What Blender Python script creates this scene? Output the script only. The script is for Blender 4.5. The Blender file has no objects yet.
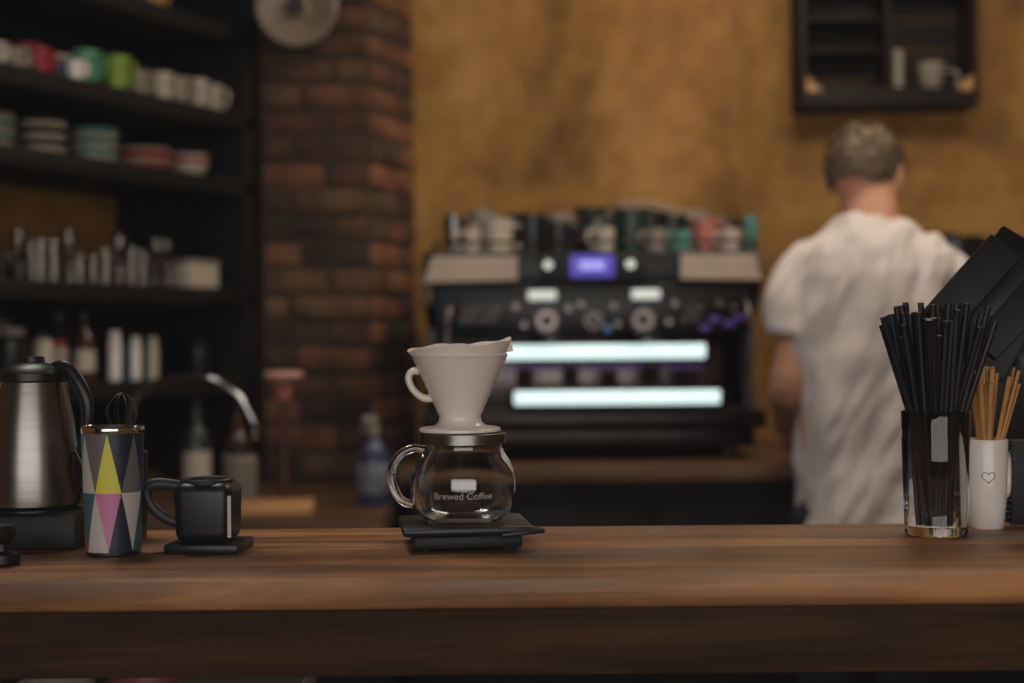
import bpy, bmesh, math, random
from math import sin, cos, pi, radians, sqrt
from mathutils import Vector, Matrix, Euler, noise
random.seed(7)
S = bpy.context.scene
COL = S.collection

# ------------------------------------------------------------ materials
def lin(c):
    r = []
    for x in c[:3]:
        x = x/255.0
        r.append(x/12.92 if x <= .04045 else ((x+.055)/1.055)**2.4)
    return (r[0], r[1], r[2], 1)
def sc(c, k): return (min(c[0]*k,1), min(c[1]*k,1), min(c[2]*k,1), 1)
def M(name, rgb, rough=.5, metal=0, var=.12, scale=12, bump=0, emis=0, trans=0, spec=.5, coat=0, stretch=(1,1,1), ior=1.45, rvar=.0, ecol=None):
    m = bpy.data.materials.new(name); m.use_nodes = True
    nt = m.node_tree; N = nt.nodes; L = nt.links
    b = N['Principled BSDF']
    c = lin(rgb)
    tc = N.new('ShaderNodeTexCoord'); mp = N.new('ShaderNodeMapping'); mp.inputs['Scale'].default_value = stretch
    L.new(tc.outputs['Object'], mp.inputs[0])
    nz = N.new('ShaderNodeTexNoise'); nz.inputs['Scale'].default_value = scale; nz.inputs['Detail'].default_value = 5
    L.new(mp.outputs[0], nz.inputs['Vector'])
    rp = N.new('ShaderNodeValToRGB')
    rp.color_ramp.elements[0].position = .3; rp.color_ramp.elements[1].position = .7
    rp.color_ramp.elements[0].color = sc(c, 1-var); rp.color_ramp.elements[1].color = sc(c, 1+var)
    L.new(nz.outputs['Fac'], rp.inputs[0]); L.new(rp.outputs[0], b.inputs['Base Color'])
    b.inputs['Roughness'].default_value = rough; b.inputs['Metallic'].default_value = metal
    b.inputs['Specular IOR Level'].default_value = spec; b.inputs['IOR'].default_value = ior
    b.inputs['Transmission Weight'].default_value = trans; b.inputs['Coat Weight'].default_value = coat
    if emis:
        b.inputs['Emission Color'].default_value = lin(ecol or rgb); b.inputs['Emission Strength'].default_value = emis
    if bump:
        bp = N.new('ShaderNodeBump'); bp.inputs['Strength'].default_value = bump; bp.inputs['Distance'].default_value = .01
        L.new(nz.outputs['Fac'], bp.inputs['Height']); L.new(bp.outputs[0], b.inputs['Normal'])
    return m
def wood(name, dark, mid, light, rough=.4, sx=1.2, sy=14, sz=14, bump=.15, spec=.5, wear=.6):
    m = bpy.data.materials.new(name); m.use_nodes = True
    nt = m.node_tree; N = nt.nodes; L = nt.links; b = N['Principled BSDF']
    tc = N.new('ShaderNodeTexCoord'); mp = N.new('ShaderNodeMapping'); mp.inputs['Scale'].default_value = (sx, sy, sz)
    L.new(tc.outputs['Object'], mp.inputs[0])
    nz = N.new('ShaderNodeTexNoise'); nz.inputs['Scale'].default_value = 2.2; nz.inputs['Detail'].default_value = 9; nz.inputs['Distortion'].default_value = .8; nz.inputs['Roughness'].default_value=.62
    L.new(mp.outputs[0], nz.inputs['Vector'])
    rp = N.new('ShaderNodeValToRGB'); e = rp.color_ramp.elements
    e[0].position = .3; e[0].color = lin(dark); e[1].position = .72; e[1].color = lin(light)
    k = e.new(.5); k.color = lin(mid)
    L.new(nz.outputs['Fac'], rp.inputs[0])
    n2 = N.new('ShaderNodeTexNoise'); n2.inputs['Scale'].default_value = 4.5; n2.inputs['Detail'].default_value = 7; n2.inputs['Roughness'].default_value=.65; L.new(tc.outputs['Object'], n2.inputs['Vector'])
    mx = N.new('ShaderNodeMixRGB'); mx.blend_type = 'MULTIPLY'; mx.inputs[0].default_value = wear
    r2 = N.new('ShaderNodeValToRGB'); r2.color_ramp.elements[0].position=.34; r2.color_ramp.elements[0].color=(.42,.40,.38,1); r2.color_ramp.elements[1].position=.62
    L.new(n2.outputs['Fac'], r2.inputs[0]); L.new(rp.outputs[0], mx.inputs[1]); L.new(r2.outputs[0], mx.inputs[2])
    L.new(mx.outputs[0], b.inputs['Base Color'])
    mr = N.new('ShaderNodeMapRange'); mr.inputs[1].default_value=.3; mr.inputs[2].default_value=.7; mr.inputs[3].default_value = rough-.08; mr.inputs[4].default_value = rough+.18
    L.new(n2.outputs['Fac'], mr.inputs[0]); L.new(mr.outputs[0], b.inputs['Roughness'])
    bp = N.new('ShaderNodeBump'); bp.inputs['Strength'].default_value = bump; bp.inputs['Distance'].default_value = .004
    L.new(nz.outputs['Fac'], bp.inputs['Height']); L.new(bp.outputs[0], b.inputs['Normal'])
    b.inputs['Specular IOR Level'].default_value = spec
    return m
def plaster(name, a, b_, c_):
    m = bpy.data.materials.new(name); m.use_nodes = True
    nt = m.node_tree; N = nt.nodes; L = nt.links; b = N['Principled BSDF']
    tc = N.new('ShaderNodeTexCoord')
    n1 = N.new('ShaderNodeTexNoise'); n1.inputs['Scale'].default_value = 1.7; n1.inputs['Detail'].default_value = 8; n1.inputs['Distortion'].default_value=.7; n1.inputs['Roughness'].default_value=.6
    mp = N.new('ShaderNodeMapping'); mp.inputs['Scale'].default_value=(1.2,1.2,.75); mp.inputs['Location'].default_value=(3.3,.4,1.7); L.new(tc.outputs['Object'], mp.inputs[0]); L.new(mp.outputs[0], n1.inputs['Vector'])
    n2 = N.new('ShaderNodeTexNoise'); n2.inputs['Scale'].default_value = 13; n2.inputs['Detail'].default_value = 7; L.new(tc.outputs['Object'], n2.inputs['Vector'])
    rp = N.new('ShaderNodeValToRGB'); e = rp.color_ramp.elements
    e[0].position=.28; e[0].color=lin(a); e[1].position=.72; e[1].color=lin(c_); k=e.new(.5); k.color=lin(b_)
    ad = N.new('ShaderNodeMath'); ad.operation='MULTIPLY_ADD'; ad.inputs[1].default_value=.40; L.new(n2.outputs['Fac'], ad.inputs[0])
    sb = N.new('ShaderNodeMath'); sb.operation='SUBTRACT'; sb.inputs[1].default_value=.20; L.new(n1.outputs['Fac'], sb.inputs[0]); L.new(sb.outputs[0], ad.inputs[2])
    L.new(ad.outputs[0], rp.inputs[0]); L.new(rp.outputs[0], b.inputs['Base Color'])
    b.inputs['Roughness'].default_value=.8; b.inputs['Specular IOR Level'].default_value=.25
    bp = N.new('ShaderNodeBump'); bp.inputs['Strength'].default_value=.6; bp.inputs['Distance'].default_value=.012
    L.new(ad.outputs[0], bp.inputs['Height']); L.new(bp.outputs[0], b.inputs['Normal'])
    return m

white = M('white_ceramic', (230,221,215), .22, var=.04, coat=.3)
paper = M('filter_paper', (236,226,218), .85, var=.04, scale=60, bump=.1)
blackp = M('black_plastic', (15,14,15), .38, var=.15)
blackm = M('black_matte', (13,12,13), .6, var=.2)
darkg = M('dark_grey', (34,33,34), .5)
steel = M('brushed_steel', (130,126,122), .3, metal=1, var=.1, scale=30, stretch=(1,1,8))
chrome = M('chrome', (200,200,200), .12, metal=1, var=.03)
mchrome = M('worn_chrome', (120,110,108), .32, metal=1, var=.2)
dsteel = M('dark_steel', (56,50,50), .32, metal=1, var=.2)
glass = M('clear_glass', (250,252,252), .02, trans=1, var=.01)
cream = M('cream_enamel', (176,155,138), .4, var=.10)
wcount = wood('oiled_oak_top', (70,40,18), (134,88,46), (186,130,72), .40, .9, 15, 15, .3, wear=.7)
wapron = wood('dark_oak_apron', (36,23,13), (60,40,23), (86,58,34), .7, 1.0, 16, 16, .2, spec=.15)
wdark = wood('dark_stained_wood', (12,9,7), (21,15,12), (30,22,17), .6, spec=.3)
wcrate = wood('old_crate_wood', (18,12,9), (29,20,14), (44,30,20), .65, spec=.25)
wlight = wood('pale_wood', (150,105,62), (190,140,90), (214,168,115), .6)
wwork = wood('worktop_wood', (66,44,26), (98,66,38), (124,88,54), .45)
yellow = plaster('ochre_plaster', (98,69,34), (143,103,52), (172,131,74))
ceilm = M('ceiling_paint', (110,98,84), .9, bump=.1)
floorm = wood('floor_boards', (38,27,20), (60,42,30), (80,58,42), .5, 1, 8, 8)
mortar = M('mortar', (62,48,36), .95, bump=.5, scale=40)
bricks = [M('brick_a', (98,64,45), .9, var=.5, scale=12, bump=.9), M('brick_b', (72,48,35), .9, var=.5, scale=12, bump=.9),
          M('brick_c', (124,80,56), .9, var=.5, scale=12, bump=.9), M('brick_d', (54,40,31), .9, var=.45, scale=12, bump=.9), M('brick_e',(86,63,46),.9,var=.5,scale=12,bump=.9)]

# ------------------------------------------------------------ mesh builder
def catmull(pts, n=6, closed=False):
    P = [Vector(p) for p in pts]; out = []; c = len(P)
    rng = range(c) if closed else range(c-1)
    for i in rng:
        if closed: p0,p1,p2,p3 = P[(i-1)%c],P[i],P[(i+1)%c],P[(i+2)%c]
        else: p0,p1,p2,p3 = P[max(i-1,0)],P[i],P[i+1],P[min(i+2,c-1)]
        for k in range(n):
            t = k/n
            out.append(.5*((2*p1)+(-p0+p2)*t+(2*p0-5*p1+4*p2-p3)*t*t+(-p0+3*p1-3*p2+p3)*t**3))
    if not closed: out.append(P[-1])
    return out
class MB:
    def __init__(s): s.v=[]; s.f=[]; s.m=[]; s.mats=[]
    def mi(s, mat):
        if mat not in s.mats: s.mats.append(mat)
        return s.mats.index(mat)
    def add(s, vs, fs, mat, T=None):
        o = len(s.v); k = s.mi(mat)
        for v in vs:
            v = Vector(v)
            s.v.append(T @ v if T else v)
        for f in fs: s.f.append([i+o for i in f]); s.m.append(k)
    def T(s, c, rot): return Matrix.Translation(c) @ Euler(rot).to_matrix().to_4x4()
    def box(s, c, size, mat, bev=0, rot=(0,0,0), seg=2, taper=None):
        bm = bmesh.new(); bmesh.ops.create_cube(bm, size=1)
        for v in bm.verts:
            v.co.x*=size[0]; v.co.y*=size[1]; v.co.z*=size[2]
            if taper and v.co.z>0: v.co.x*=taper[0]; v.co.y*=taper[1]
        if bev: bmesh.ops.bevel(bm, geom=bm.edges[:], offset=bev, segments=seg, affect='EDGES', profile=.5)
        bm.verts.index_update()
        s.add([v.co.copy() for v in bm.verts], [[v.index for v in f.verts] for f in bm.faces], mat, s.T(c,rot)); bm.free()
    def prism(s, poly, z0, z1, mat, T=None):
        n=len(poly); vs=[(p[0],p[1],z0) for p in poly]+[(p[0],p[1],z1) for p in poly]
        fs=[[i,(i+1)%n,(i+1)%n+n,i+n] for i in range(n)]+[list(range(n))[::-1], list(range(n,2*n))]
        s.add(vs,fs,mat,T)
    def lathe(s, prof, mat, c=(0,0,0), rot=(0,0,0), seg=40, closed=False, fn=None, sx=1, sy=1):
        vs=[]; fs=[]; n=len(prof)
        for j in range(seg):
            a=2*pi*j/seg
            for (r,z) in prof:
                r=max(r,.00005)
                p=Vector((r*cos(a)*sx,r*sin(a)*sy,z))
                if fn: p=fn(p,a)
                vs.append(p)
        for j in range(seg):
            j2=(j+1)%seg
            for i in range(n if closed else n-1):
                i2=(i+1)%n
                fs.append([j*n+i,j2*n+i,j2*n+i2,j*n+i2])
        s.add(vs,fs,mat,s.T(c,rot))
    def cyl(s, c, r, h, mat, rot=(0,0,0), seg=32, bev=.001, r2=None):
        r2 = r if r2 is None else r2
        s.lathe([(0,0),(r-bev,0),(r,bev),(r2,h-bev),(r2-bev,h),(0,h)],mat,c,rot,seg)
    def tube(s, pts, r, mat, seg=10, smooth=0, closed=False, flat=1, up=None):
        n0=len(pts)
        if smooth:
            if isinstance(r,(list,tuple)):
                rr=[]
                for i in range(n0-1):
                    for k in range(smooth): rr.append(r[i]+(r[i+1]-r[i])*k/smooth)
                rr.append(r[-1]); r=rr
            pts=catmull(pts,smooth,closed)
        P=[Vector(p) for p in pts]; n=len(P); vs=[]; fs=[]
        if not isinstance(r,(list,tuple)): r=[r]*n
        u=None
        for i in range(n):
            if closed: t=(P[(i+1)%n]-P[i-1]).normalized()
            else: t=(P[min(i+1,n-1)]-P[max(i-1,0)]).normalized()
            if u is None:
                a=Vector(up) if up else (Vector((0,0,1)) if abs(t.z)<.9 else Vector((1,0,0)))
                u=(a-t*a.dot(t)).normalized()
            else: u=(u-t*u.dot(t)).normalized()
            w=t.cross(u)
            for k in range(seg):
                a=2*pi*k/seg
                vs.append(P[i]+u*cos(a)*r[i]+w*sin(a)*r[i]*flat)
        for i in range(n if closed else n-1):
            i2=(i+1)%n
            for k in range(seg):
                k2=(k+1)%seg
                fs.append([i*seg+k,i*seg+k2,i2*seg+k2,i2*seg+k])
        if not closed:
            fs.append(list(range(seg))[::-1]); fs.append([(n-1)*seg+k for k in range(seg)])
        s.add(vs,fs,mat)
    def ell(s, c, rad, mat, rot=(0,0,0), seg=24, fn=None):
        h=seg//2
        prof=[(cos(-pi/2+pi*i/h), sin(-pi/2+pi*i/h)) for i in range(h+1)]
        o=MB(); o.lathe(prof,mat,seg=seg)
        T=s.T(c,rot)@Matrix.Diagonal((rad[0],rad[1],rad[2],1))
        vv=[T@p for p in o.v]
        if fn: vv=[fn(p) for p in vv]
        s.add(vv,o.f,mat)
    def rings(s, R, mat, cap=True):
        n=len(R[0]); vs=[p for r in R for p in r]; fs=[]
        for i in range(len(R)-1):
            for k in range(n):
                k2=(k+1)%n; fs.append([i*n+k,i*n+k2,(i+1)*n+k2,(i+1)*n+k])
        if cap: fs.append(list(range(n))[::-1]); fs.append([(len(R)-1)*n+k for k in range(n)])
        s.add(vs,fs,mat)
    def obj(s, name, loc=(0,0,0), rot=(0,0,0), parent=None, sharp=38, weld=True):
        me=bpy.data.meshes.new(name); me.from_pydata([tuple(v) for v in s.v],[],s.f)
        for m in s.mats: me.materials.append(m)
        me.polygons.foreach_set('material_index', s.m)
        bm=bmesh.new(); bm.from_mesh(me)
        if weld: bmesh.ops.remove_doubles(bm, verts=bm.verts, dist=.00006)
        bmesh.ops.recalc_face_normals(bm, faces=bm.faces)
        for f in bm.faces: f.smooth=True
        for e in bm.edges:
            if len(e.link_faces)==2 and e.calc_face_angle(0)>radians(sharp): e.smooth=False
        bm.to_mesh(me); bm.free()
        o=bpy.data.objects.new(name,me); COL.objects.link(o); o.location=loc; o.rotation_euler=rot
        if parent: o.parent=parent
        return o
def empty(name, loc=(0,0,0), rot=(0,0,0)):
    e=bpy.data.objects.new(name,None); e.empty_display_size=.05; COL.objects.link(e); e.location=loc; e.rotation_euler=rot; return e

# ------------------------------------------------------------ room
YB=4.2; YF=-2.4; XR=2.7; H=2.85
def wl(y): return -.973-.518*(YB-y)
b=MB(); b.prism([(wl(YF)-.2,YF-.2),(XR+.2,YF-.2),(XR+.2,YB+.2),(-1.3,YB+.2)],-.1,0,floorm); b.obj('floor')
b=MB(); b.prism([(wl(YF)-.2,YF-.2),(XR+.2,YF-.2),(XR+.2,YB+.2),(-1.3,YB+.2)],H,H+.1,ceilm); b.obj('ceiling')
b=MB(); b.prism([(-1.2,YB),(XR+.2,YB),(XR+.2,YB+.15),(-1.2,YB+.15)],0,H,yellow); b.obj('wall_back')
b=MB(); b.prism([(wl(YF),YF),(wl(YB),YB),(wl(YB)-.2,YB),(wl(YF)-.2,YF)],0,H,yellow); b.obj('wall_left')
b=MB(); b.prism([(XR,YF),(XR,YB),(XR+.15,YB),(XR+.15,YF)],0,H,yellow); b.obj('wall_right')
b=MB(); xl=wl(YF)
for (x0,x1,z0,z1) in [(xl,-2.0,0,H),(2.2,XR,0,H),(-2.0,2.2,0,.7),(-2.0,2.2,2.55,H)]:
    b.box(((x0+x1)/2,YF-.1,(z0+z1)/2),(x1-x0,.2,z1-z0),yellow)
b.obj('wall_front')
b=MB()
for x in (-1.97,-.6,.8,2.17): b.box((x,YF-.08,1.625),(.06,.08,1.84),wdark,.005)
for z in (.73,2.0,2.52): b.box((.1,YF-.08,z),(4.2,.07,.06),wdark,.005)
b.obj('window_1')

# brick pillar
pil=[(-.69,3.95),(-.394,3.95),(-.2865,4.199),(-.575,4.199)]
b=MB(); b.prism(pil,0,H,mortar)
z=.006; row=0
sd=Vector((.1075,.249)); sl=sd.length; sd.normalize(); sang=math.atan2(sd.y,sd.x)
while z<H-.06:
    hh=.061+random.uniform(-.006,.004)
    j=random.uniform(-.02,.02)
    segs=[(-.69,-.50+j),(-.49+j,-.394)] if row%2 else [(-.69,-.60+j),(-.59+j,-.394)]
    for (a,c) in segs:
        b.box(((a+c)/2,3.985,z+hh/2),(c-a-.004,.09+random.uniform(-.014,.012),hh),random.choice([bricks[1],bricks[3],bricks[4],bricks[4],bricks[1],bricks[0]]),.009,(random.uniform(-.03,.03),random.uniform(-.04,.04),0),2)  # darker brick mix: shade on the front face put into the colour
    segs=[(0.004,.10+j),(.11+j,sl-.01)] if row%2 else [(.004,.2+j),(.21+j,sl-.01)]
    for (a,c) in segs:
        m=(a+c)/2; nrm=Vector((sd.y,-sd.x))
        p=Vector((-.394,3.95))+sd*m-nrm*(.033+random.uniform(-.007,.005))
        b.box((p.x,p.y,z+hh/2),(c-a,.085,hh),random.choice([bricks[0],bricks[2],bricks[4],bricks[2],bricks[1]]),.009,(0,random.uniform(-.03,.03),sang),2)  # lighter brick mix: light on the right face put into the colour
    z+=.073; row+=1
b.obj('brick_pillar')

# ------------------------------------------------------------ bar counter (foreground)
ZC=1.05
b=MB()
ys=[1.20,1.38,1.535]
for i in range(2):
    b.box((0,(ys[i]+ys[i+1])/2,ZC-.0125),(3.3,ys[i+1]-ys[i]-.0003,.025),wcount,.0015)
b.box((0,1.232,ZC-.0555),(3.24,.03,.061),wapron,.003)
b.box((0,1.50,ZC-.0555),(3.24,.03,.061),wapron,.003)
for x in (-1.5,1.5):
    for y in (1.26,1.48): b.box((x,y,.4875),(.07,.05,.975),wapron,.004)
b.box((0,1.365,.76),(3.1,.27,.03),wapron,.003)
b.box((0,1.495,.38),(3.0,.02,.73),wdark)
b.obj('bar_counter')
nap=M('stacked_napkins_white',(190,176,160),.8)
b=MB()
for i in range(26): b.box((0,0,.003+i*.006),(.12,.12,.0056),nap,.001,(0,0,random.uniform(-.03,.03)),1)
b.obj('napkin_stack',(-.26,1.37,.775))
redm=M('red_glaze',(160,44,48),.35); teal=M('teal_glaze',(80,142,132),.35)
pink=M('pink_glaze',(180,106,98),.4)
b=MB()
for j,(x,m) in enumerate([(0,nap),(.085,pink),(-.09,teal)]):
    for i in range(11): b.lathe([(0,.004+i*.0095),(.027,.0+i*.0095),(.036,.055+i*.0095),(.0375,.056+i*.0095),(.0375,.058+i*.0095),(.034,.056+i*.0095),(.026,.004+i*.0095)],m,(x,0,0),seg=24)
b.obj('paper_cup_stack',(-.44,1.36,.775))

# ------------------------------------------------------------ coffee scale
b=MB()
b.box((0,0,.0085),(.105,.098,.013),blackm,.004)
for sx in (-1,1):
    for sy in (-1,1): b.cyl((sx*.04,sy*.036,0),.007,.003,blackm,bev=.0005)
b.box((.0,0,.0194),(.126,.108,.0088),blackp,.0035)
b.box((.050,-.047,.0175),(.042,.026,.004),blackp,.001,(0,radians(-4),radians(8)))
b.obj('coffee_scale',(-.049,1.405,ZC),(0,0,radians(7)))
# ------------------------------------------------------------ glass server
srv=empty('glass_coffee_server',(-.049,1.405,ZC+.0238))
outer=[(0,0),(.030,0),(.036,.001),(.043,.006),(.0485,.015),(.0515,.027),(.0520,.038),(.0500,.049),(.0455,.059),(.0405,.067),(.0385,.073),(.0392,.080),(.0405,.084)]
o2=[(p.x,p.y) for p in catmull([(a,c,0) for a,c in outer],3)]
def shrink(pr,t):
    out=[]
    for i,(r,z) in enumerate(pr):
        a=Vector(pr[max(i-1,0)]); c=Vector(pr[min(i+1,len(pr)-1)]); d=(c-a).normalized()
        out.append((max(r-d.y*t,0), z+d.x*t))
    return out
inner=shrink(o2,.0018)[::-1]
b=MB(); b.lathe(o2+inner,glass,seg=72); b.obj('body',parent=srv,sharp=60)
b=MB(); b.tube([(-.0385,0,.070),(-.050,0,.0715),(-.062,0,.066),(-.0705,0,.053),(-.070,0,.036),(-.062,0,.021),(-.050,0,.0155)],[.004,.0042,.0042,.0042,.0042,.0042,.004],glass,12,6)
b.obj('handle',parent=srv)
b=MB(); b.lathe([(.0412,.0765),(.0425,.0768),(.0425,.0862),(.0405,.087),(.039,.0865),(.0412,.0845),(.0412,.0765)],steel,seg=64); b.obj('rim_band',parent=srv)
cu=bpy.data.curves.new('t','FONT'); cu.body='Brewed Coffee'; cu.size=.0092; cu.extrude=0; cu.align_x='CENTER'
to=bpy.data.objects.new('t',cu); COL.objects.link(to); bpy.context.view_layer.update()
me=bpy.data.meshes.new_from_object(to.evaluated_get(bpy.context.evaluated_depsgraph_get())); bpy.data.objects.remove(to)
def rad_at(z):
    for i in range(len(o2)-1):
        if o2[i][1]<=z<=o2[i+1][1]+1e-9 and o2[i+1][1]>o2[i][1]:
            t=(z-o2[i][1])/(o2[i+1][1]-o2[i][1]); return o2[i][0]*(1-t)+o2[i+1][0]*t
    return .05
for v in me.vertices:
    z=.026+v.co.y; r=rad_at(z)+.0003; a=-pi/2+.02+v.co.x/.05
    v.co=(r*cos(a),r*sin(a),z)
me.materials.append(M('printed_ink',(170,162,162),.6)); to=bpy.data.objects.new('lettering',me); COL.objects.link(to); to.parent=srv
# ------------------------------------------------------------ dripper
drp=empty('pour_over_dripper',(-.052,1.405,ZC+.0238+.0872))
b=MB()
pr=[(.012,0),(.038,0),(.0405,.0012),(.0405,.0035),(.038,.005),(.026,.0065),(.0215,.010),(.0205,.016)]
for i in range(1,15):
    t=i/14; r=.0205+(.0465-.0205)*t; pr.append((r+(.0006 if i%2 else 0),.016+.058*t))
pr+= [(.0478,.0755),(.0468,.0775),(.0452,.0765),(.0185,.018),(.012,.008),(.012,0)]
b.lathe(pr,white,seg=72)
b.tube([(-.0255,0,.034),(-.036,0,.034),(-.046,0,.042),(-.0505,0,.053),(-.047,0,.060),(-.040,0,.0605)],[.0042,.0038,.0036,.0036,.0038,.0042],white,12,6,flat=1.7)
b.obj('cone',parent=drp,sharp=50)
b=MB()
def pf(p,a):
    if p.z>.07:
        k=(p.z-.07)/.013
        w=.0012*sin(3*a+1)+.0008*sin(7*a)
        p.z+= k*(w+.0036*cos(a-.2)); p.x*=1+.03*k*cos(2*a); p.y*=1-.04*k*cos(2*a)
    return p
b.lathe([(.002,.012),(.0445,.0745),(.0475,.082),(.0495,.0865),(.0490,.0867),(.0468,.082),(.044,.0748),(.0018,.0125)],paper,seg=72,fn=pf)
b.box((.0450,0,.0845),(.014,.0012,.013),paper,.0004,(0,radians(-12),0))
b.obj('paper_filter',parent=drp)

# ------------------------------------------------------------ tumbler
b=MB()
pal=[M('harl_yellow',(206,200,62),.4,var=.05),M('harl_pink',(192,118,160),.4,var=.05),M('harl_white',(186,180,176),.4,var=.05),M('harl_teal',(60,98,104),.4,var=.05),
     M('harl_navy',(30,38,54),.4,var=.05),M('harl_grey',(104,98,98),.4,var=.05),M('harl_orange',(160,88,58),.4,var=.05)]
HT=.112; z0=.004
def cyp(u,v):
    r=.0262+.0032*v; a=2*pi*u; return (r*cos(a),r*sin(a),z0+HT*v)
def tri(A,B,C,mat,n=8):
    vs=[];idx={}
    for i in range(n+1):
        for j in range(n+1-i):
            u=(A[0]*(n-i-j)+B[0]*i+C[0]*j)/n; v=(A[1]*(n-i-j)+B[1]*i+C[1]*j)/n
            idx[(i,j)]=len(vs); vs.append(cyp(u,v))
    fs=[]
    for i in range(n):
        for j in range(n-i):
            fs.append([idx[(i,j)],idx[(i+1,j)],idx[(i,j+1)]])
            if i+j<n-1: fs.append([idx[(i+1,j)],idx[(i+1,j+1)],idx[(i,j+1)]])
    b.add(vs,fs,mat)
K=7
up=[0,5,3,2,6,4,2]; dn=[1,2,4,0,3,2,3]; au=[4,4,2,5,1,3,5]; ad=[4,3,5,3,0,6,2]
for i in range(K):
    a=(i-.5)/K-.235; c=(i+.5)/K-.235; m=i/K-.235
    tri((a,.5),(c,.5),(m,1),pal[up[i]]); tri((a,.5),(c,.5),(m,0),pal[dn[i]])
    tri((m,1),(c,.5),(m+1/K,1),pal[au[i]]); tri((m,0),(c,.5),(m+1/K,0),pal[ad[i]])
b.lathe([(0,.0),(.0245,0),(.0258,.001),(.0262,.004)],steel,seg=48)
b.lathe([(.0294,.116),(.0298,.1165),(.0299,.1215),(.0292,.1225),(.0284,.1215),(.0245,.006),(0,.006)],chrome,seg=48)
b.obj('patterned_tumbler',(-.384,1.365,ZC),weld=False)
b=MB()
b.cyl((0,0,0),.024,.09,blackp,r2=.026)
for k in range(5):
    a=k*.7; pts=[(.004*cos(a),.004*sin(a),.085),(.012*cos(a),.012*sin(a),.115),(.016*cos(a),.016*sin(a),.135),(.0,0,.15),(-.016*cos(a),-.016*sin(a),.135),(-.012*cos(a),-.012*sin(a),.115),(-.004*cos(a),-.004*sin(a),.085)]
    b.tube(pts,.0007,blackp,6,5)
b.obj('whisk_in_holder',(-.405,1.475,ZC))

# ------------------------------------------------------------ black boxy jug with handle on base
b=MB()
b.box((.002,0,.0045),(.072,.064,.009),blackp,.002)
b.box((.001,0,.0375),(.054,.052,.059),blackp,.011,seg=5,taper=(1.06,1.06))
b.lathe([(.019,.064),(.0235,.064),(.0240,.0685),(.0225,.070),(.019,.069),(.019,.064)],darkg,(.001,0,0),seg=40)
b.tube([(-.026,-.004,.062),(-.046,-.006,.0645),(-.058,-.007,.060),(-.056,-.007,.048),(-.044,-.006,.034),(-.027,-.004,.026)],[.006,.0062,.006,.0055,.0055,.006],darkg,12,6,flat=.8)
b.box((.0285,-.0255,.035),(.0035,.002,.040),M('label_white',(190,182,176),.6),.0005)
b.obj('measuring_jug',(-.298,1.385,ZC),(0,0,radians(-4)))

# ------------------------------------------------------------ kettle
ket=empty('electric_kettle',(-.482,1.43,ZC))
b=MB(); b.box((.0,0,.018),(.115,.10,.036),blackm,.008); b.cyl((0,0,.033),.042,.006,blackp); b.obj('power_base',parent=ket)
b=MB()
b.lathe([(0,.0395),(.043,.0395),(.0455,.042),(.0460,.050),(.0445,.085),(.0395,.125),(.0335,.155),(.0315,.166),(.0,.166)],steel,seg=56)
b.tube([(-.036,0,.135),(-.052,0,.155),(-.062,0,.168)],[.013,.009,.006],steel,16,6)
b.obj('jug_body',parent=ket)
b=MB()
b.lathe([(.0318,.163),(.0335,.165),(.0335,.172),(.028,.179),(.012,.183),(.011,.189),(.0,.190)],blackp,seg=48)
b.obj('lid',parent=ket)
b=MB()
b.tube([(.022,-.004,.176),(.036,-.008,.177),(.050,-.012,.160),(.058,-.014,.140),(.056,-.013,.112),(.049,-.010,.090)],[.007,.008,.0085,.0075,.006,.0045],blackp,14,6,flat=.75)
b.tube([(.046,-.010,.095),(.0535,-.012,.078),(.051,-.010,.060),(.045,-.008,.052)],[.004,.003,.0028,.003],blackp,10,5)
b.obj('grip',parent=ket)
b=MB()
b.lathe([(0,0),(.014,0),(.016,.002),(.016,.010),(.008,.013),(.0065,.019),(.011,.024),(.013,.030),(.010,.036),(0,.038)],blackp,seg=36); b.obj('coffee_tamper',(-.468,1.30,ZC))

# ------------------------------------------------------------ glass of straws
sg=empty('glass_of_straws',(.431,1.45,ZC))
b=MB(); b.lathe([(0,0),(.030,0),(.0315,.002),(.0345,.124),(.0338,.1255),(.0325,.124),(.0292,.010),(0,.009)],glass,seg=56); b.obj('tumbler_glass',parent=sg,sharp=50)
straw=M('black_straw',(10,9,11),.45,var=.2)
b=MB()
for i in range(84):
    a=i*2.39996; rr=sqrt((i+.5)/84)
    ro=Vector((.0290*rr*cos(a),.0290*rr*sin(a),.122))
    kb=random.uniform(-.6,.65)
    bot=Vector((ro.x*kb+random.uniform(-.004,.004),ro.y*kb+random.uniform(-.004,.004),.0125))
    if bot.to_2d().length>.024: bot.xy=bot.xy*(.024/bot.to_2d().length)
    d=(ro-bot).normalized()
    L=random.uniform(.208,.226) if random.random()<.7 else random.uniform(.19,.215)
    b.tube([bot,bot+d*L],.0032,straw,8)
b.obj('straws',parent=sg,weld=False)
# ------------------------------------------------------------ cup of stirrers
sg=empty('cup_of_stirrers',(.497,1.495,ZC))
b=MB(); b.lathe([(0,0),(.0165,0),(.018,.002),(.0205,.03),(.0225,.092),(.0218,.0935),(.0205,.092),(.0185,.03),(.016,.005),(0,.005)],white,seg=48)
b.tube([(.021,.005,.075),(.028,.016,.074),(.031,.022,.055),(.028,.018,.034),(.018,.008,.03)],.0035,white,10,6)
hp=[]
for i in range(24):
    t=2*pi*i/24; hx=.0065*(sin(t)**3); hz=.0065/16*(13*cos(t)-5*cos(2*t)-2*cos(3*t)-cos(4*t))
    z=.055+hz; r=.0205+(z-.03)/.062*.002+.0006; a=-pi/2-.2+hx/.021; hp.append((r*cos(a),r*sin(a),z))
b.tube(hp,.0005,M('heart_line',(160,145,140),.5),6,closed=True)
b.obj('cup',parent=sg)
stir=wood('stirrer_wood',(180,122,64),(212,156,92),(230,180,116),.6,8,8,2)
b=MB()
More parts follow.
